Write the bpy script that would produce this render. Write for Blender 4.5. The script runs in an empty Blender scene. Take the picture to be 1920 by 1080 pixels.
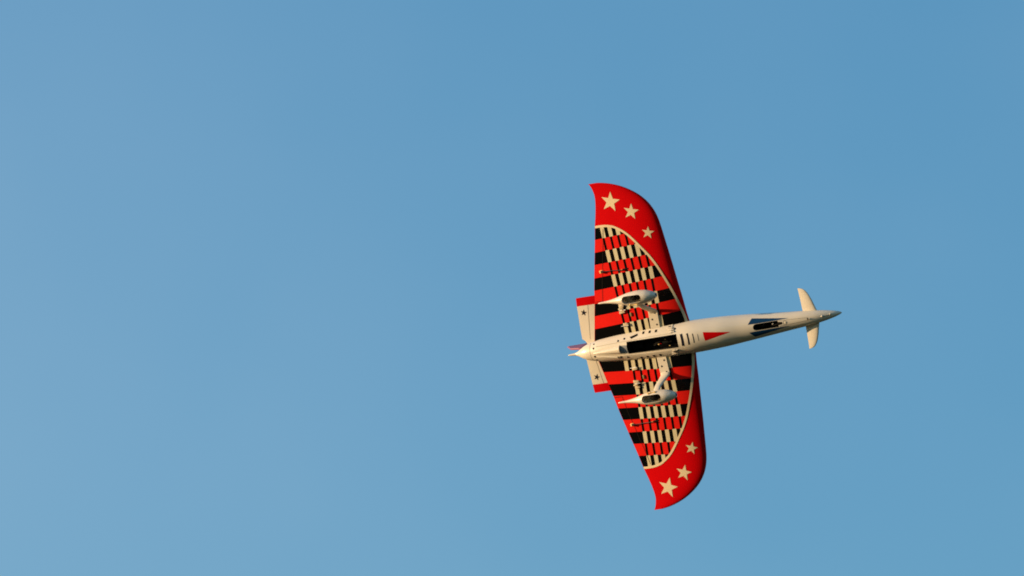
import bpy, bmesh, math, random
import numpy as np
from mathutils import Matrix, Vector

random.seed(7)
scene = bpy.context.scene
C = scene.collection

# ------------------------------------------------------------------ camera, sky, sun, exposure
CAM_H = 1.7
ELEV = math.radians(19.0)                 # the long lens looks up into the evening sky
DIST = 60.0                               # metres from the camera to the aeroplane
WIDTH_AT_DIST = 7.4
S = WIDTH_AT_DIST / 1920.0                # one drawing unit of the aeroplane plan, in metres

cd = bpy.data.cameras.new('camera')
cam = bpy.data.objects.new('camera', cd)
C.objects.link(cam)
cd.sensor_width = 36.0
cd.lens = 36.0 * DIST / WIDTH_AT_DIST
cd.clip_start = 0.5
cd.clip_end = 20000.0
cam.location = (0, 0, CAM_H)
cam.rotation_euler = (math.pi / 2 + ELEV, 0, 0)
scene.camera = cam
scene.cycles.filter_width = 1.8
cd.dof.use_dof = True
cd.dof.focus_distance = DIST
cd.dof.aperture_fstop = 5.6

RIGHT = Vector((1, 0, 0))
UP = Vector((0, -math.sin(ELEV), math.cos(ELEV)))
BACK = Vector((0, -math.cos(ELEV), -math.sin(ELEV)))     # from the aeroplane towards the viewer

sun_dir = (RIGHT * -0.990 + UP * 0.068 + BACK * -0.075).normalized()   # towards the sun: low, far to the left
sun_el = math.asin(sun_dir.z)
sun_az = math.atan2(sun_dir.x, sun_dir.y)                # clockwise from +Y
EXPOSURE = 1.41
SKY_STRENGTH = 0.15

w = bpy.data.worlds.new('World')
scene.world = w
w.use_nodes = True
nt = w.node_tree
nt.nodes.clear()
sky = nt.nodes.new('ShaderNodeTexSky')
sky.sky_type = 'NISHITA'
sky.sun_disc = False
sky.sun_elevation = sun_el
sky.sun_rotation = sun_az
sky.altitude = 200.0
sky.air_density = 1.4
sky.dust_density = 1.0
sky.ozone_density = 4.8
bg = nt.nodes.new('ShaderNodeBackground')
bg.inputs['Strength'].default_value = SKY_STRENGTH
wo = nt.nodes.new('ShaderNodeOutputWorld')
# a thin veil of high cirrus over the whole sky
tcw = nt.nodes.new('ShaderNodeTexCoord')
vn = nt.nodes.new('ShaderNodeTexNoise')
vn.noise_dimensions = '4D'
vn.inputs['W'].default_value = 0.0
vn.inputs['Scale'].default_value = 3.2
vn.inputs['Detail'].default_value = 5.0
vn.inputs['Roughness'].default_value = 0.52
nt.links.new(tcw.outputs['Generated'], vn.inputs['Vector'])
vr = nt.nodes.new('ShaderNodeMapRange')
vr.inputs[1].default_value = 0.32
vr.inputs[2].default_value = 0.80
vr.inputs[3].default_value = 0.0
vr.inputs[4].default_value = 0.22
nt.links.new(vn.outputs['Fac'], vr.inputs[0])
vm = nt.nodes.new('ShaderNodeMix')
vm.data_type = 'RGBA'
vm.inputs[7].default_value = (2.1, 2.25, 2.4, 1)
nt.links.new(vr.outputs[0], vm.inputs[0])
wb = nt.nodes.new('ShaderNodeMix')          # one white balance for the whole sky
wb.data_type = 'RGBA'
wb.blend_type = 'MULTIPLY'
wb.inputs[0].default_value = 1.0
wb.inputs[7].default_value = (0.815, 1.035, 0.965, 1)
nt.links.new(sky.outputs[0], wb.inputs[6])
nt.links.new(wb.outputs[2], vm.inputs[6])
nt.links.new(vm.outputs[2], bg.inputs['Color'])
nt.links.new(bg.outputs[0], wo.inputs['Surface'])

sl = bpy.data.lights.new('sun', 'SUN')
sl.energy = 3.25
sl.angle = math.radians(0.53)
sl.color = (1.0, 0.70, 0.40)
sun = bpy.data.objects.new('sun', sl)
C.objects.link(sun)
sun.rotation_euler = sun_dir.to_track_quat('Z', 'Y').to_euler()

scene.view_settings.view_transform = 'Standard'
scene.view_settings.look = 'None'
scene.view_settings.exposure = EXPOSURE
scene.view_settings.gamma = 1.0
scene.view_settings.use_curve_mapping = False

# ------------------------------------------------------------------ materials
def paint(name, col, rough=0.32, coat=0.5, metallic=0.0, var=0.06, scale=9.0, spec=0.5):
    m = bpy.data.materials.new(name)
    m.use_nodes = True
    t = m.node_tree
    b = t.nodes['Principled BSDF']
    tc = t.nodes.new('ShaderNodeTexCoord')
    n = t.nodes.new('ShaderNodeTexNoise')
    n.inputs['Scale'].default_value = scale
    n.inputs['Detail'].default_value = 5.0
    t.links.new(tc.outputs['Object'], n.inputs['Vector'])
    mx = t.nodes.new('ShaderNodeMix')
    mx.data_type = 'RGBA'
    lo = tuple(c * (1 - var) for c in col) + (1,)
    hi = tuple(min(1, c * (1 + var)) for c in col) + (1,)
    mx.inputs[6].default_value = lo
    mx.inputs[7].default_value = hi
    t.links.new(n.outputs['Fac'], mx.inputs[0])
    t.links.new(mx.outputs[2], b.inputs['Base Color'])
    mr = t.nodes.new('ShaderNodeMapRange')
    mr.inputs[3].default_value = rough * 0.8
    mr.inputs[4].default_value = rough * 1.25
    t.links.new(n.outputs['Fac'], mr.inputs[0])
    t.links.new(mr.outputs[0], b.inputs['Roughness'])
    b.inputs['Metallic'].default_value = metallic
    b.inputs['Specular IOR Level'].default_value = spec
    b.inputs['Coat Weight'].default_value = coat
    b.inputs['Coat Roughness'].default_value = 0.12
    return m

WHITE = paint('cream_white_paint', (0.62, 0.55, 0.44), rough=0.35, coat=0.3, spec=0.4, var=0.10, scale=5.0)
BAR = paint('cream_film', (0.62, 0.49, 0.30), rough=0.5, coat=0.0, spec=0.2)
RED = paint('red_paint', (0.50, 0.0012, 0.003), rough=0.45, coat=0.0, spec=0.012)
REDCHECK = paint('bright_red_film', (0.60, 0.010, 0.006), rough=0.5, coat=0.0, spec=0.02)
BLACK = paint('black_film', (0.0018, 0.0017, 0.0017), rough=0.13, coat=0.0, spec=0.16)
BLUE = paint('navy_blue_film', (0.002, 0.035, 0.10), rough=0.45, coat=0.0, spec=0.1)
NAVY = paint('dark_navy_film', (0.004, 0.006, 0.016), rough=0.45, coat=0.0, spec=0.1)
DARK = paint('dark_bay_interior', (0.006, 0.006, 0.006), rough=0.7, coat=0.0, spec=0.08)
LINING = paint('spat_lining', (0.006, 0.005, 0.004), rough=0.8, coat=0.0, spec=0.03)
CAP = paint('dark_grey_cap', (0.05, 0.055, 0.065), rough=0.5, coat=0.0, spec=0.2)
GREY = paint('grey_liner', (0.16, 0.17, 0.18), rough=0.5, coat=0.0)
RUBBER = paint('tyre_rubber', (0.005, 0.005, 0.005), rough=0.8, coat=0.0, spec=0.05)
BRASS = paint('gold_fitting', (0.80, 0.56, 0.22), rough=0.4, coat=0.0, metallic=0.3)
STEEL = paint('dark_steel_rod', (0.05, 0.045, 0.045), rough=0.35, coat=0.0, metallic=0.5)
METAL = paint('bare_metal', (0.55, 0.53, 0.50), rough=0.3, coat=0.0, metallic=0.9)
SEAM = paint('panel_seam', (0.012, 0.009, 0.008), rough=0.6, coat=0.0, spec=0.05)
GREYNOSE = paint('grey_nose_paint', (0.42, 0.42, 0.43), rough=0.35, coat=0.3)
RUDDER = paint('sky_tinted_red_paint', (0.27, 0.08, 0.12), rough=0.4, coat=0.0, spec=0.2)  # rudder's red paint, with the violet sky tint and shade mixed into the colour
CHECKCREAM = paint('pale_check_film', (0.50, 0.435, 0.275), rough=0.5, coat=0.0, spec=0.2)
SERVO = paint('servo_case', (0.30, 0.20, 0.08), rough=0.4, coat=0.0)

# ------------------------------------------------------------------ helpers (all shapes in plan units, scaled by S)
def mesh_obj(name, verts, faces, mats, parent=None, fmat=None, smooth=True, normals=None, sharp=None):
    me = bpy.data.meshes.new(name)
    me.from_pydata([tuple(float(c) * S for c in v) for v in verts], [], faces)
    if not isinstance(mats, (list, tuple)):
        mats = [mats]
    for m in mats:
        me.materials.append(m)
    if fmat is not None:
        me.polygons.foreach_set('material_index', fmat)
    me.polygons.foreach_set('use_smooth', [smooth] * len(faces))
    me.update()
    if sharp is not None:
        me.set_sharp_from_angle(angle=math.radians(sharp))
    if normals is not None:
        me.normals_split_custom_set_from_vertices([tuple(float(c) for c in n) for n in normals])
    o = bpy.data.objects.new(name, me)
    C.objects.link(o)
    if parent is not None:
        o.parent = parent
    return o

def from_bm(name, bm, mats, parent=None, sharp=35):
    bmesh.ops.recalc_face_normals(bm, faces=bm.faces)
    me = bpy.data.meshes.new(name)
    bm.to_mesh(me)
    bm.free()
    me.transform(Matrix.Scale(S, 4))
    for m in (mats if isinstance(mats, (list, tuple)) else [mats]):
        me.materials.append(m)
    me.polygons.foreach_set('use_smooth', [True] * len(me.polygons))
    me.set_sharp_from_angle(angle=math.radians(sharp))
    o = bpy.data.objects.new(name, me)
    C.objects.link(o)
    if parent is not None:
        o.parent = parent
    return o

def frame_along(d):
    d = d.normalized()
    a = Vector((0, 0, 1)) if abs(d.z) < 0.9 else Vector((1, 0, 0))
    s = d.cross(a).normalized()
    return s, s.cross(d).normalized()

def tube(bm, pts, radii, n=12, mat=0):
    pts = [Vector(p) for p in pts]
    rings = []
    for i, p in enumerate(pts):
        d = (pts[min(i + 1, len(pts) - 1)] - pts[max(i - 1, 0)])
        s, t = frame_along(d)
        r = radii[i] if isinstance(radii, (list, tuple)) else radii
        rings.append([bm.verts.new(p + (s * math.cos(2 * math.pi * k / n) + t * math.sin(2 * math.pi * k / n)) * r) for k in range(n)])
    for a, b in zip(rings, rings[1:]):
        for k in range(n):
            f = bm.faces.new((a[k], a[(k + 1) % n], b[(k + 1) % n], b[k]))
            f.material_index = mat
    for r in (rings[0], rings[-1]):
        f = bm.faces.new(r)
        f.material_index = mat

def box(bm, c, size, rot=None, bevel=0.0, mat=0):
    m = Matrix.Translation(Vector(c)) @ (rot.to_4x4() if rot else Matrix.Identity(4)) @ Matrix.Diagonal((size[0], size[1], size[2], 1))
    r = bmesh.ops.create_cube(bm, size=1.0, matrix=m)
    for f in {f for v in r['verts'] for f in v.link_faces}:
        f.material_index = mat
    if bevel:
        es = list({e for v in r['verts'] for e in v.link_edges})
        bmesh.ops.bevel(bm, geom=es, offset=bevel, segments=2, affect='EDGES', profile=0.6)

def prism(bm, poly, z0, z1, mat=0):
    lo = [bm.verts.new((x, y, z0)) for x, y in poly]
    hi = [bm.verts.new((x, y, z1)) for x, y in poly]
    n = len(poly)
    fs = [bm.faces.new(lo[::-1]), bm.faces.new(hi)]
    for i in range(n):
        fs.append(bm.faces.new((lo[i], lo[(i + 1) % n], hi[(i + 1) % n], hi[i])))
    for f in fs:
        f.material_index = mat

def smooth_interp(xs, ys):
    """monotone cubic through the given points"""
    xs = np.asarray(xs, float); ys = np.asarray(ys, float)
    h = np.diff(xs); d = np.diff(ys) / h
    m = np.zeros(len(xs)); m[0] = d[0]; m[-1] = d[-1]
    for i in range(1, len(xs) - 1):
        if d[i - 1] * d[i] > 0:
            w1 = 2 * h[i] + h[i - 1]; w2 = h[i] + 2 * h[i - 1]
            m[i] = (w1 + w2) / (w1 / d[i - 1] + w2 / d[i])
    def f(x):
        x = np.clip(x, xs[0], xs[-1])
        i = np.clip(np.searchsorted(xs, x, side='right') - 1, 0, len(h) - 1)
        t = (x - xs[i]) / h[i]
        return ((2 * t**3 - 3 * t**2 + 1) * ys[i] + (t**3 - 2 * t**2 + t) * h[i] * m[i]
                + (-2 * t**3 + 3 * t**2) * ys[i + 1] + (t**3 - t**2) * h[i] * m[i + 1])
    return f

def clip_half(poly, a, b, c):
    """keep a*x + b*y <= c"""
    out = []
    n = len(poly)
    for i in range(n):
        p, q = poly[i], poly[(i + 1) % n]
        dp = a * p[0] + b * p[1] - c; dq = a * q[0] + b * q[1] - c
        if dp <= 0:
            out.append(p)
        if (dp < 0 < dq) or (dq < 0 < dp):
            t = dp / (dp - dq)
            out.append((p[0] + (q[0] - p[0]) * t, p[1] + (q[1] - p[1]) * t))
    return out

def clip_convex(poly, region):
    """region counter-clockwise"""
    for i in range(len(region)):
        (x0, y0), (x1, y1) = region[i], region[(i + 1) % len(region)]
        a, b = (y1 - y0), -(x1 - x0)
        poly = clip_half(poly, a, b, a * x0 + b * y0)
        if len(poly) < 3:
            return []
    return poly

def area2(p):
    return sum(p[i][0] * p[(i + 1) % len(p)][1] - p[(i + 1) % len(p)][0] * p[i][1] for i in range(len(p)))

def applied(name, polys, surf, mats, parent, lift, step=6.0, mids=None):
    """film laid on a curved skin: convex 2-D polygons cut to small facets and lifted off surf(x, y)"""
    verts, key, faces, fm = [], {}, [], []
    for pi, poly in enumerate(polys):
        xs = [p[0] for p in poly]; ys = [p[1] for p in poly]
        for i in range(math.floor(min(xs) / step), math.floor(max(xs) / step) + 1):
            strip = clip_half(clip_half(poly, -1, 0, -i * step), 1, 0, (i + 1) * step)
            if len(strip) < 3:
                continue
            for j in range(math.floor(min(ys) / step), math.floor(max(ys) / step) + 1):
                cell = clip_half(clip_half(strip, 0, -1, -j * step), 0, 1, (j + 1) * step)
                if len(cell) < 3 or abs(area2(cell)) < 1e-3:
                    continue
                idx = []
                for x, y in cell:
                    k = (round(x, 3), round(y, 3), pi if mids else 0)
                    if k not in key:
                        key[k] = len(verts)
                        verts.append((x, y))
                    if key[k] not in idx:
                        idx.append(key[k])
                if len(idx) < 3:
                    continue
                if area2([verts[q] for q in idx]) < 0:
                    idx.reverse()
                faces.append(idx)
                fm.append(mids[pi] if mids else 0)
    P, N = [], []
    e = 0.15
    for x, y in verts:
        z = surf(x, y)
        n = Vector((-(surf(x + e, y) - surf(x - e, y)) / (2 * e), -(surf(x, y + e) - surf(x, y - e)) / (2 * e), 1.0))
        if n.length > 8:
            n = Vector((n.x, n.y, 1.0))
        n.normalize()
        P.append((x + n.x * lift, y + n.y * lift, z + n.z * lift))
        N.append(n)
    return mesh_obj(name, P, faces, mats, parent, fmat=fm, normals=N)

def star_polys(pts10):
    c = (sum(p[0] for p in pts10) / 10, sum(p[1] for p in pts10) / 10)
    return [[c, pts10[i], pts10[(i + 1) % 10]] for i in range(10)]

def tag(o, label, cat, group=None):
    o['label'] = label
    o['category'] = cat
    if group:
        o['group'] = group

# ------------------------------------------------------------------ ground below the camera
def ground_material():
    m = bpy.data.materials.new('dry_grass')
    m.use_nodes = True
    t = m.node_tree
    b = t.nodes['Principled BSDF']
    tc = t.nodes.new('ShaderNodeTexCoord')
    n1 = t.nodes.new('ShaderNodeTexNoise'); n1.inputs['Scale'].default_value = 0.05; n1.inputs['Detail'].default_value = 8
    n2 = t.nodes.new('ShaderNodeTexNoise'); n2.inputs['Scale'].default_value = 6.0; n2.inputs['Detail'].default_value = 6
    t.links.new(tc.outputs['Object'], n1.inputs['Vector']); t.links.new(tc.outputs['Object'], n2.inputs['Vector'])
    ad = t.nodes.new('ShaderNodeMath'); ad.operation = 'ADD'
    t.links.new(n1.outputs['Fac'], ad.inputs[0]); t.links.new(n2.outputs['Fac'], ad.inputs[1])
    r = t.nodes.new('ShaderNodeValToRGB')
    r.color_ramp.elements[0].position = 0.35; r.color_ramp.elements[0].color = (0.03, 0.04, 0.012, 1)
    r.color_ramp.elements[1].position = 0.75; r.color_ramp.elements[1].color = (0.09, 0.075, 0.03, 1)
    hf = t.nodes.new('ShaderNodeMath'); hf.operation = 'MULTIPLY'; hf.inputs[1].default_value = 0.5
    t.links.new(ad.outputs[0], hf.inputs[0]); t.links.new(hf.outputs[0], r.inputs[0])
    t.links.new(r.outputs[0], b.inputs['Base Color'])
    b.inputs['Roughness'].default_value = 0.95
    return m

gv, gf = [], []
G = 24
ext = 6000.0
for i in range(G + 1):
    for j in range(G + 1):
        a = (i / G * 2 - 1); c = (j / G * 2 - 1)
        gv.append((math.copysign(abs(a) ** 2.2, a) * ext / S, math.copysign(abs(c) ** 2.2, c) * ext / S, 0.0))
for i in range(G):
    for j in range(G):
        k = i * (G + 1) + j
        gf.append((k, k + G + 1, k + G + 2, k + 1))
ground = mesh_obj('ground', gv, gf, ground_material())
ground['kind'] = 'structure'

# ------------------------------------------------------------------ the aeroplane: x to the nose, y to its right wing, z out of its belly
axZ = Vector((-0.42, -0.17, math.sqrt(1 - 0.42**2 - 0.17**2)))
axX = Vector((0.88550694, 0.13829324, 0.44356785))
axY = axZ.cross(axX).normalized()
def to_world(v):
    return RIGHT * v.x + UP * v.y + BACK * v.z
plane = bpy.data.objects.new('model_aeroplane', None)
C.objects.link(plane)
loc = cam.location - BACK * DIST + RIGHT * ((1205 - 960) * S) + UP * ((540 - 645.3) * S)
M = Matrix((to_world(axX), to_world(axY), to_world(axZ))).transposed().to_4x4()
M.translation = loc
plane.matrix_world = M
plane.empty_display_size = 0.2
tag(plane, 'red and white model aeroplane with checkered black wing undersides flying in the clear sky', 'model aeroplane')

# ---- wings -------------------------------------------------------
LEy = [0, 31, 48, 73, 107, 130, 160, 186, 201, 217, 225, 231, 238, 245, 251, 257, 264, 271, 277.5, 284, 290, 296, 300.5, 304.5, 307.8, 310.5, 312.4, 313.6]
LEx = [107, 104.5, 102.5, 100.5, 97, 94.8, 91.8, 88.9, 87.3, 85.4, 84.2, 83.0, 81.2, 78.8, 76.1, 72.9, 68.3, 62.6, 56.2, 48.4, 39.8, 29.8, 20.8, 11.2, 1.4, -8.6, -18.0, -27]
TEy = [0, 20, 42, 72, 91, 115, 139, 161, 183, 208, 233, 253, 274, 284, 291, 298, 306, 311, 313.6]
TEx = [-101, -97, -92, -85.5, -81, -76.5, -71, -65.8, -60.5, -54.5, -49, -43.5, -38.8, -37.4, -37.2, -38.4, -40.6, -43, -45]
fLE, fTE = smooth_interp(LEy, LEx), smooth_interp(TEy, TEx)
fTH = smooth_interp([0, 60, 160, 240, 290, 314], [0.128, 0.128, 0.122, 0.112, 0.10, 0.09])
def yt(q):
    return 5 * (0.2969 * math.sqrt(max(q, 0)) - 0.1260 * q - 0.3516 * q**2 + 0.2843 * q**3 - 0.1036 * q**4)
def wing_z(x, y):
    y = min(abs(y), 313.6)
    le, te = float(fLE(y)), float(fTE(y))
    c = le - te
    q = min(max((le - x) / c, 0.0), 1.0)
    return yt(q) * float(fTH(y)) * c

def wing_mesh(sgn):
    ys = list(np.linspace(14, 200, 25)) + list(np.linspace(207, 300, 28)) + [303, 306, 308.5, 310.5, 312, 313, 313.6]
    nq = 26
    verts, faces = [], []
    qs = [(1 - math.cos(math.pi * k / nq)) / 2 for k in range(nq + 1)]
    loop = [(q, 1) for q in qs[::-1]] + [(q, -1) for q in qs[1:-1]]      # TE over the belly side to LE, back over the top
    n = len(loop)
    for y in ys:
        le, te, th = float(fLE(y)), float(fTE(y)), float(fTH(y))
        c = le - te
        for q, s in loop:
            verts.append((le - q * c, sgn * y, s * yt(q) * th * c * (1.0 if s > 0 else 1.1)))
    for i in range(len(ys) - 1):
        for k in range(n):
            a, b = i * n + k, i * n + (k + 1) % n
            f = (a, b, b + n, a + n)
            faces.append(f if sgn < 0 else f[::-1])
    cap = [(len(ys) - 1) * n + k for k in range(n)]
    faces.append(cap if sgn < 0 else cap[::-1])
    return verts, faces

# paint scheme on the belly side (right wing; the left is its mirror)
ROWS = [((-53, 208.1), (12, 211.8)), ((-59, 184), (34, 190)), ((-64.7, 161.3), (50.6, 166.6)), ((-69, 136.3), (64, 144.5)),
        ((-76, 113.3), (74, 122.1)), ((-81.5, 88.7), (81, 98)), ((-86.5, 65.6), (88.8, 75.8)), ((-91.6, 41.4), (95, 53))]
def row_y(i, x):
    if i < 0:
        return 245.0
    if i >= len(ROWS):
        return 14.0
    (x0, y0), (x1, y1) = ROWS[i]
    return y0 + (y1 - y0) * (x - x0) / (x1 - x0)
ARCy = [14, 33, 46, 72.5, 100, 126, 148, 165, 183, 201, 216, 226]
ARCx = [102.0, 100.4, 98.2, 91.8, 83, 72.8, 63, 53, 39.5, 25.2, 10, -6]
fARC = smooth_interp(ARCy, ARCx)
arc_pts = [(float(fARC(y)), y) for y in np.linspace(14, 226, 40)]
arc_pts += [(-10.5, 227.9), (-15.5, 229.4), (-21, 230.6), (-28, 231.5), (-36, 231.9), (-44, 231.8)]
te_in = [(float(fTE(y)) + 0.6, y) for y in (231.6, 208, 183, 161, 139, 115, 91, 72, 42, 14)]
REGION = arc_pts + [(float(fTE(231.7)) + 0.6, 231.7)] + te_in[1:]
def col_x(k, y):
    return -21.0 - 0.058 * y + k * min(16.2, 14.8 + 0.0105 * y)

def checker_polys(left):
    bands, bars = [], []                 # (poly, mat) mat: 0 black 1 red 2 cream
    for r in range(9):
        out_i, in_i = r - 1, r
        m = 0 if r % 2 == 0 else 1
        bands.append(([(-110, row_y(in_i, -110)), (110, row_y(in_i, 110)), (110, row_y(out_i, 110)), (-110, row_y(out_i, -110))], m))
        hw = 4.1 if m == 0 else 2.3
        off = 0.0 if m == 0 else -1.6
        for k in range(-1 if (left and r == 8) else 0, 6):
            xm = col_x(k, 120)
            y0, y1 = row_y(in_i, xm), min(row_y(out_i, xm), 240)
            if k == -1:
                y0 = 18
            xa, xb = col_x(k, y0) + off, col_x(k, y1) + off
            j = random.uniform(-0.25, 0.25)
            q = [(xa - hw + j, row_y(in_i, xa - hw)), (xa + hw + j, row_y(in_i, xa + hw)), (xb + hw + j, row_y(out_i, xb + hw)), (xb - hw + j, row_y(out_i, xb - hw))]
            bars.append((q, 2 if m == 0 else 0))
    return bands, bars

def clip_many(items):
    # the region is convex enough to be clipped piecewise: split it along y into convex slabs
    out, mats = [], []
    ys = [14.5] + list(np.linspace(24, 224, 41)) + [227, 229, 230.3, 231.2, 231.8]
    for poly, m in items:
        for y0, y1 in zip(ys, ys[1:]):
            def xr(y):
                if y <= 226:
                    return float(fARC(y))
                return float(np.interp(y, [226, 227.9, 229.4, 230.6, 231.5, 231.9], [-6, -10.5, -15.5, -21, -28, -36]))
            slab = [(float(fTE(y0)) + 0.7, y0), (xr(y0), y0), (xr(y1), y1), (float(fTE(y1)) + 0.7, y1)]
            p = clip_convex(poly, slab)
            if len(p) >= 3 and abs(area2(p)) > 0.02:
                out.append(p); mats.append(m)
    return out, mats

def mirror(polys, sgn):
    return polys if sgn > 0 else [[(x, -y) for x, y in p][::-1] for p in polys]

def ribbon(pts, wd):
    out = []
    L = []
    for i, p in enumerate(pts):
        a, b = pts[max(i - 1, 0)], pts[min(i + 1, len(pts) - 1)]
        dx, dy = b[0] - a[0], b[1] - a[1]
        l = math.hypot(dx, dy)
        L.append(((p[0] - dy / l * wd / 2, p[1] + dx / l * wd / 2), (p[0] + dy / l * wd / 2, p[1] - dx / l * wd / 2)))
    for (a, b), (c, d) in zip(L, L[1:]):
        out.append([b, d, c, a])
    return out

BIG = [(3.2, 19.1), (20.4, 1.5), (7.0, -18.6), (-17.4, -11.8), (-17.6, 11.5)]
BIGL = [(7.8, 18.7), (20.3, -1.0), (5.0, -19.5), (-18.2, -10.5), (-16.9, 12.5)]
def star_pts(c, outer, k):
    pts = []
    n = len(outer)
    for i in range(5):
        a, b = outer[i], outer[(i + 1) % n]
        pts.append((c[0] + a[0] * k, c[1] + a[1] * k))
        mx, my = (a[0] + b[0]) / 2, (a[1] + b[1]) / 2
        pts.append((c[0] + mx * k * 0.50, c[1] + my * k * 0.50))
    return pts[::-1]

for sgn in (1, -1):
    v, f = wing_mesh(sgn)
    wing = mesh_obj('wing', v, f, RED, plane, sharp=60)
    bands, bars = checker_polys(sgn < 0)
    bp, bmats = clip_many(bands)
    applied('checker_pattern', mirror(bp, sgn), wing_z, [BLACK, REDCHECK], wing, 0.22, mids=bmats)
    rp, rm = clip_many(bars)
    applied('bar_pattern', mirror(rp, sgn), wing_z, [BLACK, REDCHECK, CHECKCREAM], wing, 0.42, mids=rm)
    line = [(float(fTE(231.6)) + 0.6, 231.4)] + [(-44, 231.9)] + arc_pts[::-1][1:]
    applied('border_line_pattern', mirror(ribbon(line, 4.3), sgn), wing_z, BAR, wing, 0.62)
    for c, k in (((-5.0, 274.6), 1.0), ((34.5, 250.7), 0.79), ((60.7, 206.8), 0.62)):
        sp = star_pts((c[0], c[1] * sgn), BIG if sgn > 0 else BIGL, k)
        applied('star', star_polys(sp), wing_z, BAR, wing, 0.35)
    # aileron and flap gaps
    gap = ribbon([(float(fTE(y)) + 18.5, y) for y in np.linspace(92, 226, 12)], 0.7)
    gap += ribbon([(float(fTE(92)) + 1, 92), (float(fTE(92)) + 18.5, 92)], 0.8)
    applied('aileron_gap', mirror(gap, sgn), wing_z, SEAM, wing, 0.75)
    # control horn and pushrod
    hx, hy = -51.7, 147.2 * sgn
    z0 = wing_z(hx, hy)
    bm = bmesh.new()
    box(bm, (hx - 1.0, hy + 1.3, z0 + 2.6), (5.4, 1.7, 5.6), bevel=0.5)
    box(bm, (hx - 1.0, hy - 1.3, z0 + 2.6), (5.4, 1.7, 5.6), bevel=0.5)
    box(bm, (hx - 1.0, hy, z0 + 0.4), (6.4, 5.4, 1.2), bevel=0.3)
    tube(bm, [(hx - 0.5, hy - 2.4, z0 + 5.0), (hx - 0.5, hy + 2.4, z0 + 5.0)], 1.2, 10)
    from_bm('control_horn', bm, BRASS, wing)
    bm = bmesh.new()
    ex, ey = -6.5, 146.0 * sgn - 0.5
    tube(bm, [(hx, hy, z0 + 5.0), (-30, hy - 0.4 * sgn, z0 + 5.6), (ex, ey, wing_z(ex, ey) + 5.4)], 0.62, 8)
    tube(bm, [(hx + 1, hy, z0 + 5.0), (hx + 6, hy - 0.05 * sgn, z0 + 5.1)], 1.1, 8)
    tube(bm, [(ex - 6, ey, wing_z(ex, ey) + 5.4), (ex - 1, ey, wing_z(ex, ey) + 5.4)], 1.1, 8)
    from_bm('pushrod', bm, STEEL, wing)
    bm = bmesh.new()
    box(bm, (ex - 0.5, ey, wing_z(ex, ey) + 2.9), (2.6, 2.0, 6.0), bevel=0.4)
    from_bm('servo_arm', bm, [BRASS], wing)
    bm = bmesh.new()
    box(bm, (ex + 7, ey + 0.6, wing_z(ex + 7, ey) + 0.5), (11, 2.6, 1.4), bevel=0.4)
    from_bm('servo_slot', bm, [DARK], wing)

# ---- fuselage ----------------------------------------------------
FX = [-157, -155.5, -150, -141, -132, -124, -113, -100, -84, -40, 0, 45, 70, 103, 160, 212, 298, 352, 383, 396, 401, 402.6]
FR = [0.3, 1.3, 1.9, 2.8, 6.4, 11, 15.4, 18.3, 21.2, 25.2, 28.0, 30.6, 31.0, 30.8, 29, 25.2, 17.4, 12.5, 7.2, 3.7, 1.6, 0.3]
fR = smooth_interp(FX, FR)
fZc = smooth_interp([-157, 100, 160, 212, 298, 352, 383, 403], [0, 0, -5, -11, -15.5, -18.5, -22.5, -26])
def fus_z(x, y):
    r = float(fR(x))
    return float(fZc(x)) + math.sqrt(max(r * r - y * y, 0.02 * r * r))

def loft(bm, xs, n=96, rf=fR, zf=fZc, grow=0.0, mat=0):
    rings = []
    for x in xs:
        r, z = float(rf(x)) + grow, float(zf(x))
        rings.append([bm.verts.new((x, r * math.sin(2 * math.pi * k / n), z + r * math.cos(2 * math.pi * k / n))) for k in range(n)])
    for a, b in zip(rings, rings[1:]):
        for k in range(n):
            bm.faces.new((a[k], a[(k + 1) % n], b[(k + 1) % n], b[k])).material_index = mat
    for r in (rings[0], rings[-1]):
        bm.faces.new(r).material_index = mat

def cut(obj, cutters):
    for cu in cutters:
        m = obj.modifiers.new('cut', 'BOOLEAN')
        m.operation = 'DIFFERENCE'
        m.solver = 'EXACT'
        m.object = cu
    bpy.context.view_layer.update()
    dg = bpy.context.evaluated_depsgraph_get()
    me = bpy.data.meshes.new_from_object(obj.evaluated_get(dg))
    obj.modifiers.clear()
    obj.data = me
    me.polygons.foreach_set('use_smooth', [True] * len(me.polygons))
    me.set_sharp_from_angle(angle=math.radians(35))
    for cu in cutters:
        bpy.data.objects.remove(cu)

bm = bmesh.new()
xs = sorted(set(list(np.linspace(-157, -96, 44)) + list(np.linspace(-92, 375, 90)) + list(np.linspace(378, 402.6, 24))))
loft(bm, xs)
fus = from_bm('fuselage', bm, [WHITE, DARK, GREYNOSE], plane, sharp=40)

def cutter(polys, mat=DARK):
    bm = bmesh.new()
    for poly, z0, z1 in polys:
        prism(bm, poly, z0, z1)
    o = from_bm('cutter', bm, [mat])
    o.parent = plane
    return o
def arc_poly(cx, cy, r, a0, a1, n=10):
    return [(cx + r * math.cos(math.radians(a0 + (a1 - a0) * i / n)), cy + r * math.sin(math.radians(a0 + (a1 - a0) * i / n))) for i in range(n + 1)]
bay_poly = [(-20.5, -11.4), (86, -12.8), (87, 0), (86, 12.6), (-20.5, 11.6)]
slot_poly = arc_poly(241.0, 0.4, 6.0, 90, 270) + [(284, -5.8), (284, -2.6), (292, -1.9), (292, 2.4), (284, 3.4), (284, 6.4)]
cut(fus, [cutter([(bay_poly, 2, 60)]), cutter([(slot_poly, -14, 60)])])
mats = fus.data.materials
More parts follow.
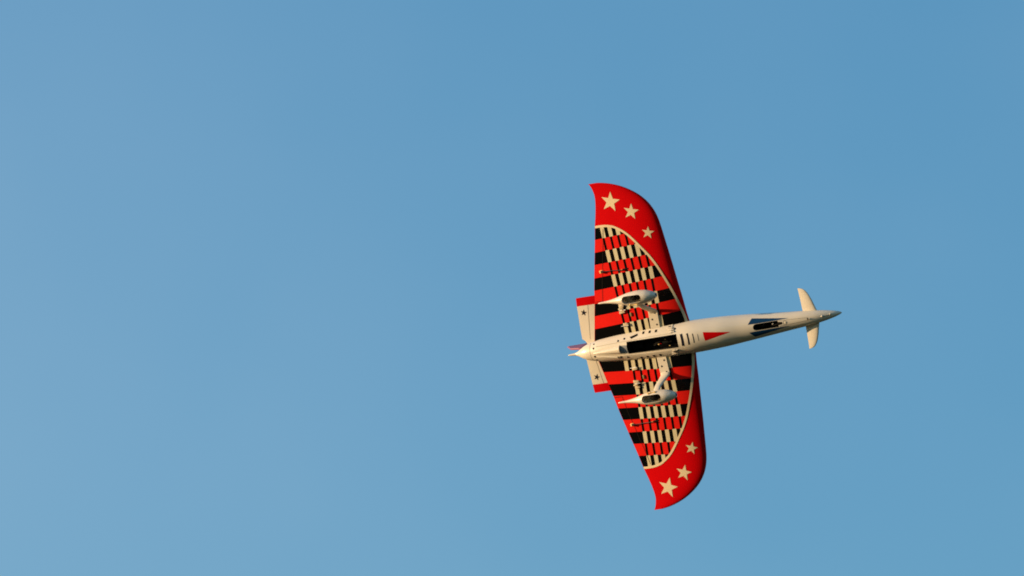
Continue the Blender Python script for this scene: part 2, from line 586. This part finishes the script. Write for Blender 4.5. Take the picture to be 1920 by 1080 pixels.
# bay contents
bm = bmesh.new()
box(bm, (30, 0, 3.5), (100, 20, 2), bevel=0.4)
box(bm, (-6, 0, 6.5), (22, 12, 6), bevel=0.8)
from_bm('equipment_tray', bm, DARK, fus)
bm = bmesh.new(); box(bm, (56, 2, 7.5), (20, 10, 7), bevel=0.8); from_bm('receiver', bm, DARK, fus)
bm = bmesh.new()
for q in range(3):
    tube(bm, [(24 + q * 2, -6 + q * 3, 6), (34, -3 + 2 * q, 13 - q), (46, 3 - q, 11), (58, 6 - 3 * q, 12)], 0.8, 8)
from_bm('cable', bm, DARK, fus)
bm = bmesh.new(); box(bm, (43, -3.0, 12.5), (2.6, 1.8, 1.6), bevel=0.3); from_bm('red_connector', bm, RED, fus)
bm = bmesh.new(); box(bm, (39.6, -3.2, 14.0), (2.8, 1.8, 1.8), bevel=0.4); from_bm('gold_connector', bm, BRASS, fus)
bm = bmesh.new(); tube(bm, [(53, 4.4, 14), (56, 4.4, 14)], 1.0, 10); from_bm('gold_connector', bm, BRASS, fus)
bm = bmesh.new(); tube(bm, [(61, -8.5, 16), (63.5, -8.5, 16)], 0.8, 10); from_bm('gold_connector', bm, BRASS, fus)
# ledges left and right of the bay
bm = bmesh.new(); box(bm, (20, 10.4, 17.5), (80, 2.2, 1.0), bevel=0.3); from_bm('bay_ledge', bm, GREY, fus)

# belly pan: a thin shell that stands proud of the fuselage between the wings, with two scalloped front corners
def shell(name, x0, x1, a0, a1, grow, mat, parent, nx=40, na=24, hole=None):
    verts, faces = [], []
    for i in range(nx + 1):
        x = x0 + (x1 - x0) * i / nx
        for k in range(na + 1):
            a = math.radians(a0 + (a1 - a0) * k / na)
            r = float(fR(x)) + grow
            verts.append((x, r * math.sin(a), float(fZc(x)) + r * math.cos(a)))
    n0 = len(verts)
    for i in range(nx + 1):
        x = x0 + (x1 - x0) * i / nx
        for k in range(na + 1):
            a = math.radians(a0 + (a1 - a0) * k / na)
            r = float(fR(x)) - 0.5
            verts.append((x, r * math.sin(a), float(fZc(x)) + r * math.cos(a)))
    W = na + 1
    for i in range(nx):
        for k in range(na):
            q = i * W + k
            faces.append((q, q + W, q + W + 1, q + 1)[::-1])
    for i in range(nx):
        for k in (0, na):
            q = i * W + k
            f = (q, q + W, q + W + n0, q + n0)
            faces.append(f if k == 0 else f[::-1])
    for k in range(na):
        for i in (0, nx):
            q = i * W + k
            f = (q, q + 1, q + 1 + n0, q + n0)
            faces.append(f if i == nx else f[::-1])
    return mesh_obj(name, verts, faces, mat, parent, sharp=35)
for a0, a1 in ((29, 74), (-74, -29)):
    shell('belly_pan', -88, 76, a0, a1, 0.9, WHITE, fus)
for s in (1, -1):
    bm = bmesh.new()
    for q, (yy, ln) in enumerate(((17.0, 11), (20.6, 13), (24.0, 12))):
        x = 76.5 - q * 2.4
        z = fus_z(x, yy)
        nrm = Vector((0, yy * s, z - float(fZc(x)))).normalized()
        rot = Vector((0, 0, 1)).rotation_difference(nrm).to_matrix()
        box(bm, Vector((x, yy * s, z)) + nrm * 0.9, (ln, 2.3, 1.8), rot=rot, bevel=0.5)
    from_bm('bolt_flange', bm, WHITE, fus)

# openings, screws, stripes and painted triangles on the belly
def lifted(x, y, h):
    z = fus_z(x, y)
    n = Vector((0, y, z - float(fZc(x)))).normalized()
    return Vector((x, y, z)) + n * h, n
def rivet(name, x, y, r, mat, h=1.0):
    p, n = lifted(x, y, h)
    bm = bmesh.new()
    tube(bm, [p - n * 1.0, p + n * 0.35], [r, r * 0.85], 12)
    from_bm(name, bm, mat, fus)
def vent(x, y, lx, ly, h=0.95):
    p, n = lifted(x, y, h)
    rot = Vector((0, 0, 1)).rotation_difference(n).to_matrix()
    bm = bmesh.new()
    box(bm, p, (lx, ly, 0.6), rot=rot, bevel=0.12)
    from_bm('vent', bm, DARK, fus)
for s in (1, -1):
    for x, y in ((-38.6, 14.8), (-25.2, 17.0)):
        rivet('screw', x, y * s, 2.3, NAVY)
    for x in ((15.2, 29.0, 42.5) if s > 0 else (0.9, 15.0, 28.6, 42.3)):
        vent(x, 22.6 * s if s > 0 else -22.2, 4.4, 6.0)
    for x, y, r in ((-93.5, 7.7, 2.3), (-93.5, 15.0, 1.9)):
        rivet('screw', x, y * s, r, NAVY, h=0.1)
    rivet('screw', 80.8, (18.1 if s > 0 else 18.6) * s, 1.7, NAVY, h=0.3)
vent(81.6, 22.2, 5.0, 2.6, 0.1); vent(70.3, 26.4, 5.0, 2.2, 0.9); vent(77, -18.2, 9.5, 2.6, 1.9)
for off, ly in ((0, 4.6),):
    p0 = [(-13.6, 18.6), (-9.8, 15.2), (3.9, 19.2), (2.4, 22.4)]
    applied('vent', [p0], lambda x, y: fus_z(x, y), DARK, fus, 1.15, step=2.0)

for x, hy, wd in ((97.0, 11.4, 5.2), (109.2, 10.8, 3.2), (119.6, 8.8, 1.7), (129.0, 6.4, 0.7)):
    applied('stripe_pattern', ribbon([(x - 0.012 * y * y, y) for y in np.linspace(hy, -hy, 9)], wd), fus_z, NAVY, fus, 0.15, step=3.0)
applied('red_triangle_pattern', [[(139.2, 8.3), (140.4, -8.5), (191.5, 0.1)][::-1]], fus_z, RED, fus, 0.15, step=4.0)
for s in (1, -1):
    tri = [(225.8, 7.5 * s), (233.0, 17.4 * s), (306.0, 7.15 * s), (283.0, 6.95 * s), (240.0, 7.0 * s)]
    polys = [[tri[0], tri[1], tri[4]], [tri[4], tri[1], tri[3]], [tri[3], tri[1], tri[2]]]
    applied('blue_triangle_pattern', polys, fus_z, BLUE if s > 0 else BLUE, fus, 0.15, step=3.0)
# nose gear, folded into its slot
bm = bmesh.new()
for k in range(28):
    pass
R1, r1 = 8.0, 2.4
verts, faces = [], []
for i in range(28):
    a = 2 * math.pi * i / 28
    for k in range(10):
        b = 2 * math.pi * k / 10
        verts.append((250 + (R1 + r1 * math.cos(b)) * math.cos(a), 0.3 + r1 * math.sin(b), -1.5 + (R1 + r1 * math.cos(b)) * math.sin(a)))
for i in range(28):
    for k in range(10):
        faces.append((i * 10 + k, ((i + 1) % 28) * 10 + k, ((i + 1) % 28) * 10 + (k + 1) % 10, i * 10 + (k + 1) % 10))
bm.free()
nose_wheel = mesh_obj('nose_wheel', [(x, y, z - 4) for x, y, z in verts], faces, RUBBER, fus)
bm = bmesh.new(); tube(bm, [(250, -1.6, -5.5), (250, 2.2, -5.5)], 5.0, 20); from_bm('wheel_hub', bm, DARK, nose_wheel)
bm = bmesh.new()
tube(bm, [(252, 3.6, -5.0), (270, 2.6, -2.0), (292, 0.5, -2.0)], 1.3, 10)
tube(bm, [(252, -3.2, -5.0), (270, -2.2, -2.0), (292, 0.2, -2.0)], 1.3, 10)
from_bm('nose_strut', bm, DARK, fus)
bm = bmesh.new(); box(bm, (274.5, 1.9, 6.0), (2.2, 1.2, 1.2), bevel=0.3); tube(bm, [(272.4, 1.5, 6), (274, 1.8, 6)], 0.5, 8)
from_bm('strut_pin', bm, WHITE, fus)
# leg door strip and its screws
dl = ribbon([(284.8, 5.6), (341.5, 2.5)], 0.38) + ribbon([(285.8, -5.2), (341.6, -2.7)], 0.38) + ribbon([(341.5, 2.5), (341.6, -2.7)], 0.4)
applied('door_seam', dl, fus_z, SEAM, fus, 0.14, step=4.0)
ring = [(297.4 + 4.0 * math.cos(a), 0.1 + 3.7 * math.sin(a)) for a in np.linspace(0, 2 * math.pi, 21)]
applied('door_seam', ribbon(ring, 0.42), fus_z, SEAM, fus, 0.14, step=4.0)
p, n = lifted(297.6, 0.3, 0)
bm = bmesh.new(); tube(bm, [p - n, p + n * 0.5], [1.7, 1.4], 14); from_bm('pivot_screw', bm, WHITE, fus)
bm = bmesh.new(); p, n = lifted(341.6, 0, 0); tube(bm, [p - n, p + n * 0.9], [1.7, 1.4], 12); from_bm('screw', bm, SEAM, fus)
bm = bmesh.new(); p, n = lifted(344.6, -0.1, 0); tube(bm, [p - n, p + n * 1.4], [1.5, 1.0], 12); from_bm('screw', bm, WHITE, fus)
# aerial under the nose
bm = bmesh.new()
p, n = lifted(369, 0.4, 0); q, n2 = lifted(383.5, 1.3, 0)
tube(bm, [p - n, p + n * 2.0, p + n * 2.8], [2.0, 1.7, 0.6], 12)
tube(bm, [q - n2, q + n2 * 1.8, q + n2 * 2.4], [1.6, 1.3, 0.5], 12)
tube(bm, [p + n * 1.6, q + n2 * 1.4], 0.45, 8)
from_bm('aerial', bm, WHITE, fus)

# tail-end seams
applied('panel_seam', ribbon([(-102.5, y) for y in np.linspace(16.5, -16.5, 15)], 0.6), fus_z, SEAM, fus, 0.1, step=2.5)
# cooling scoop fairing running back from the bay, open at its front
def half_cone(name, x0, x1, y0, y1, r0, r1, sink, mat, open_front):
    verts, faces = [], []
    nx, na = 24, 18
    for layer in ((1.0, 0.72) if open_front else (1.0,)):
        for i in range(nx + 1):
            t = i / nx
            x = x0 + (x1 - x0) * t
            y = y0 + (y1 - y0) * t
            r = (r0 + (r1 - r0) * t ** 0.9) * layer
            zb = fus_z(x, y) - sink * (0.35 + 0.65 * t)
            for k in range(na + 1):
                a = math.pi * k / na
                verts.append((x, y + r * math.cos(a), zb + 1.05 * r * math.sin(a)))
    W = na + 1
    for i in range(nx):
        for k in range(na):
            q = i * W + k
            faces.append((q, q + 1, q + W + 1, q + W))
    fm = [0] * len(faces)
    if open_front:
        n0 = (nx + 1) * W
        for i in range(nx):
            for k in range(na):
                q = n0 + i * W + k
                faces.append((q, q + W, q + W + 1, q + 1)); fm.append(1)
        for k in range(na):
            q = nx * W + k
            faces.append((q, q + 1, q + 1 + n0, q + n0)); fm.append(0)
    else:
        faces.append([nx * W + k for k in range(W)]); fm.append(0)
    return mesh_obj(name, verts, faces, [mat, DARK], fus, fmat=fm, sharp=50)
half_cone('cooling_scoop', -95, -36, -1.8, -0.8, 1.4, 8.4, 3.0, WHITE, True)
half_cone('fairing', -90, -46, -8.2, -14.5, 0.9, 3.6, 1.6, WHITE, False)
applied('scoop_floor', [[(-36, -7.5), (-21, -9.5), (-21, 5.5), (-36, 6.2)]], fus_z, GREY, fus, 0.3, step=3.0)

# ---- fin, rudder and high tailplane ------------------------------
def slab(name, outline, thick, mat, parent, axis='y', taper=1.0):
    """thin lens-section surface from an outline in (x, z), symmetric about y = 0"""
    bm = bmesh.new()
    cx = sum(p[0] for p in outline) / len(outline); cz = sum(p[1] for p in outline) / len(outline)
    rim = [bm.verts.new((x, 0, z)) for x, z in outline]
    rows = [[], []]
    for s in (0, 1):
        sg = 1 if s == 0 else -1
        inner = [bm.verts.new((x + (cx - x) * 0.10, sg * thick * 0.5, z + (cz - z) * 0.05)) for x, z in outline]
        n = len(outline)
        for i in range(n):
            bm.faces.new((rim[i], rim[(i + 1) % n], inner[(i + 1) % n], inner[i]))
        bm.faces.new(inner)
    return from_bm(name, bm, mat, parent, sharp=30)
slab('fin', [(-20, -16), (-122, -12), (-132, -30), (-166, -82), (-180, -140), (-140, -143), (-92, -70)], 6.0, WHITE, plane)
slab('rudder', [(-150, -52), (-171, -80), (-198, -97), (-224, -138), (-222, -141), (-182, -146), (-169, -84)], 3.4, RUDDER, plane)

def tail_half(sgn):
    TZ = -120.0
    st = [(0, -170, -112), (8, -174, -113), (13, -180, -114), (28, -179.8, -116), (76, -177.6, -123), (76.01, -177.6, -123), (90.5, -176.7, -126), (92, -176, -130)]
    prof = [(0, 0), (0.3, 0.75), (0.7, 1.0), (0.9, 0.62), (1, 0)]
    ring = [(q, h) for q, h in prof] + [(q, -h) for q, h in prof[::-1][1:-1]]
    verts, faces, fm = [], [], []
    n = len(ring)
    for y, te, le in st:
        th = 2.6 * (1 - 0.4 * y / 92)
        for q, h in ring:
            verts.append((te + (le - te) * q, sgn * y, TZ + h * th))
    for i in range(len(st) - 1):
        for k in range(n):
            a, b = i * n + k, i * n + (k + 1) % n
            f = (a, b, b + n, a + n)
            faces.append(f if sgn > 0 else f[::-1]); fm.append(1 if st[i][0] > 75 else 0)
    e = [(len(st) - 1) * n + k for k in range(n)]
    faces.append(e if sgn < 0 else e[::-1]); fm.append(1)
    t = mesh_obj('tailplane', verts, faces, [WHITE, RED], plane, fmat=fm, sharp=30)
    def tz(x, y):
        y = abs(y)
        te = float(np.interp(y, [p[0] for p in st], [p[1] for p in st])); le = float(np.interp(y, [p[0] for p in st], [p[2] for p in st]))
        return TZ + 2.6 * (1 - 0.4 * y / 92) * float(np.interp((x - te) / (le - te), [p[0] for p in prof], [p[1] for p in prof]))
    sp = star_pts((-165.2, 62.6 * sgn), BIG if sgn > 0 else BIGL, 0.34)
    applied('star', star_polys(sp), tz, NAVY, t, 0.2, step=3.0)
    hl = ribbon([(-162.5, 11 * sgn), (-153.5, 76 * sgn)], 0.6)
    applied('elevator_gap', [p if area2(p) > 0 else p[::-1] for p in hl], tz, SEAM, t, 0.12)
    return t
tail_half(1); tail_half(-1)

# ---- canards on the nose -----------------------------------------
def canard(sgn):
    CZ = -18.8
    st = [(6, 328.2, 359.5), (13.5, 328, 356.3), (24, 327.8, 353.2), (34, 327.6, 350.2), (44, 327.2, 346.2), (49, 327.0, 343.2), (53, 326.8, 339.8), (55.6, 326.7, 336.2), (57, 326.6, 331.5), (57.5, 326.6, 328.2)]
    nq = 10
    qs = [(1 - math.cos(math.pi * k / nq)) / 2 for k in range(nq + 1)]
    ring = [(q, 1) for q in qs[::-1]] + [(q, -1) for q in qs[1:-1]]
    n = len(ring)
    verts, faces = [], []
    for y, te, le in st:
        c = le - te
        for q, s in ring:
            verts.append((le - q * c, sgn * y, CZ + s * yt(q) * 0.13 * c))
    for i in range(len(st) - 1):
        for k in range(n):
            a, b = i * n + k, i * n + (k + 1) % n
            f = (a, b, b + n, a + n)
            faces.append(f if sgn < 0 else f[::-1])
    e = [(len(st) - 1) * n + k for k in range(n)]
    faces.append(e if sgn < 0 else e[::-1])
    return mesh_obj('canard', verts, faces, WHITE, plane, sharp=60)
canard(1); canard(-1)

# ---- landing gear with spats -------------------------------------
PX = [-43, -41.5, -25, -5, 10, 25, 43, 58, 70, 76, 79.5]
PR = [0.4, 1.1, 2.5, 5.6, 9.4, 12.4, 13.6, 12.4, 9.0, 6.2, 4.2]
fP = smooth_interp(PX, PR)
PZ = 66.0
fPZ = smooth_interp([-43, 0, 43, 80], [PZ - 2, PZ - 0.5, PZ, PZ + 1])
for sgn in (1, -1):
    gear = bpy.data.objects.new('landing_gear', None)
    y0 = 95.3 * sgn
    # mounting plate with three screws
    bm = bmesh.new()
    zt = wing_z(40, 45)
    pl = [(29.8, 27), (49.6, 27), (50.4, 59), (48.5, 61.5), (33, 61.5), (31, 59)]
    prism(bm, [(x, y * sgn) for x, y in pl], zt - 4, zt + 2.6)
    bmesh.ops.recalc_face_normals(bm, faces=bm.faces)
    bmesh.ops.bevel(bm, geom=[e for e in bm.edges], offset=0.5, segments=2, affect='EDGES')
    leg = from_bm('gear_leg', bm, WHITE, plane)
    bpy.data.objects.remove(gear)
    for x, y in ((44.5, 56.4), (36.8, 45.0), (44.2, 34.2)):
        bm = bmesh.new()
        tube(bm, [(x, y * sgn, zt + 2.0), (x, y * sgn, zt + 3.0)], [1.9, 1.6], 12)
        from_bm('screw', bm, NAVY, leg)
    # the leg itself, a flat blade bent out and down
    bm = bmesh.new()
    secs = [((40.5, 57.0, zt + 0.5), 9.6, 2.2), ((41.5, 62.5, zt + 5), 9.3, 2.6), ((40.5, 69, zt + 22), 7.8, 2.6), ((38.6, 77, zt + 40), 6.6, 2.5), ((37.5, 86, 62), 6.2, 2.4)]
    rings = []
    for i, (p, a, b) in enumerate(secs):
        p0 = Vector(secs[max(i - 1, 0)][0]); p1 = Vector(secs[min(i + 1, 4)][0])
        d = (p1 - p0).normalized()
        sx = Vector((1, 0, 0)); sx = (sx - d * sx.dot(d)).normalized()
        sy = d.cross(sx)
        ring = []
        for k in range(20):
            t = 2 * math.pi * k / 20
            q = Vector(p) + sx * a * math.copysign(abs(math.cos(t)) ** 0.8, math.cos(t)) + sy * b * math.copysign(abs(math.sin(t)) ** 0.8, math.sin(t))
            ring.append(bm.verts.new((q.x, q.y * sgn, q.z)))
        rings.append(ring)
    for a, b in zip(rings, rings[1:]):
        for k in range(20):
            bm.faces.new((a[k], a[(k + 1) % 20], b[(k + 1) % 20], b[k]))
    bm.faces.new(rings[0]); bm.faces.new(rings[-1])
    from_bm('leg_blade', bm, WHITE, leg, sharp=50)
    # spat
    bm = bmesh.new()
    n = 48
    rings = []
    for x in np.concatenate([np.linspace(-43, 60, 50), np.linspace(62, 79.5, 14)]):
        r, z = float(fP(x)), float(fPZ(x))
        rings.append([bm.verts.new((x, y0 + r * math.sin(2 * math.pi * k / n), z + 1.12 * r * math.cos(2 * math.pi * k / n))) for k in range(n)])
    for a, b in zip(rings, rings[1:]):
        for k in range(n):
            bm.faces.new((a[k], a[(k + 1) % n], b[(k + 1) % n], b[k]))
    bm.faces.new(rings[0]); bm.faces.new(rings[-1])
    spat = from_bm('wheel_spat', bm, [WHITE, DARK], plane, sharp=40)
    hole = arc_poly(18.8, y0 - 0.3 * sgn, 7.2, 90, 270) + arc_poly(46.3, y0 - 0.3 * sgn, 7.2, -90, 90)
    bm = bmesh.new(); prism(bm, hole, PZ - 7, PZ + 30); cu = from_bm('cutter', bm, [LINING]); cu.parent = plane
    bm = bmesh.new(); tube(bm, [(74, y0, PZ + 1), (85, y0, PZ + 1)], 3.5, 20); cu2 = from_bm('cutter', bm, [DARK]); cu2.parent = plane
    cut(spat, [cu, cu2])
    bm = bmesh.new()
    tube(bm, [(73.8, y0, PZ + 1), (78.9, y0, PZ + 1), (80.4, y0, PZ + 1)], [4.0, 3.9, 2.6], 18)
    from_bm('nose_cap', bm, CAP, spat)
    # tyre and hub inside
    verts, faces = [], []
    R1, r1 = 6.2, 3.2
    for i in range(26):
        a = 2 * math.pi * i / 26
        for k in range(10):
            b = 2 * math.pi * k / 10
            verts.append((34 + (R1 + r1 * math.cos(b)) * math.cos(a), y0 + 1.3 * r1 * math.sin(b), PZ - 3.5 + (R1 + r1 * math.cos(b)) * math.sin(a)))
    for i in range(26):
        for k in range(10):
            faces.append((i * 10 + k, ((i + 1) % 26) * 10 + k, ((i + 1) % 26) * 10 + (k + 1) % 10, i * 10 + (k + 1) % 10))
    mesh_obj('tyre', verts, faces, RUBBER, spat)
    bm = bmesh.new(); tube(bm, [(34, y0 - 4.4, PZ - 3.5), (34, y0 + 4.4, PZ - 3.5)], 3.4, 16); from_bm('wheel_hub', bm, DARK, spat)
    # axle clamp on the inboard lip
    bm = bmesh.new()
    yi = y0 - 10.4 * sgn
    for q in range(4):
        box(bm, (27 + q * 4.6, yi - (q % 2) * 1.2 * sgn, PZ + 9.4 - (q % 3) * 0.8), (3.0, 2.4, 3.4), bevel=0.5)
    tube(bm, [(24, yi - 1 * sgn, PZ + 9.2), (44, yi - 1 * sgn, PZ + 9.2)], 0.9, 8)
    from_bm('axle_clamp', bm, BRASS, spat)
    # door hinge blocks and links on the wing behind the leg
    def wb(x, y, sx, sy, sz, rz=0.0):
        bm = bmesh.new()
        box(bm, (x, y * sgn, wing_z(x, y) + sz / 2 - 0.6), (sx, sy, sz), rot=Matrix.Rotation(math.radians(rz * sgn), 3, 'Z'), bevel=0.5)
        from_bm('hinge_bracket', bm, BAR, leg)
    wb(-20.5, 42.5, 10.5, 4.5, 5.0, -8)
    wb(-23.5, 66.5, 11.0, 4.2, 5.0, 6)
    wb(-24.5, 72.5, 9.0, 3.0, 7.0, -10)
    wb(-23.0, 78.0, 9.5, 3.6, 5.0, 0)
    for pa, pb, rr in (((-31, 40.5, 3), (-15, 40.0, 4), 0.7), ((-29, 69.6, 3.6), (-14, 70.4, 5), 0.6)):
        bm = bmesh.new()
        tube(bm, [(pa[0], pa[1] * sgn, wing_z(pa[0], pa[1]) + pa[2]), (pb[0], pb[1] * sgn, wing_z(pb[0], pb[1]) + pb[2])], rr, 8)
        from_bm('link_rod', bm, METAL, leg)
    bm = bmesh.new()
    box(bm, (-6.5, 60 * sgn, wing_z(-6, 60) + 1.2), (3, 7, 2.6), bevel=0.4)
    from_bm('latch', bm, SERVO, leg)
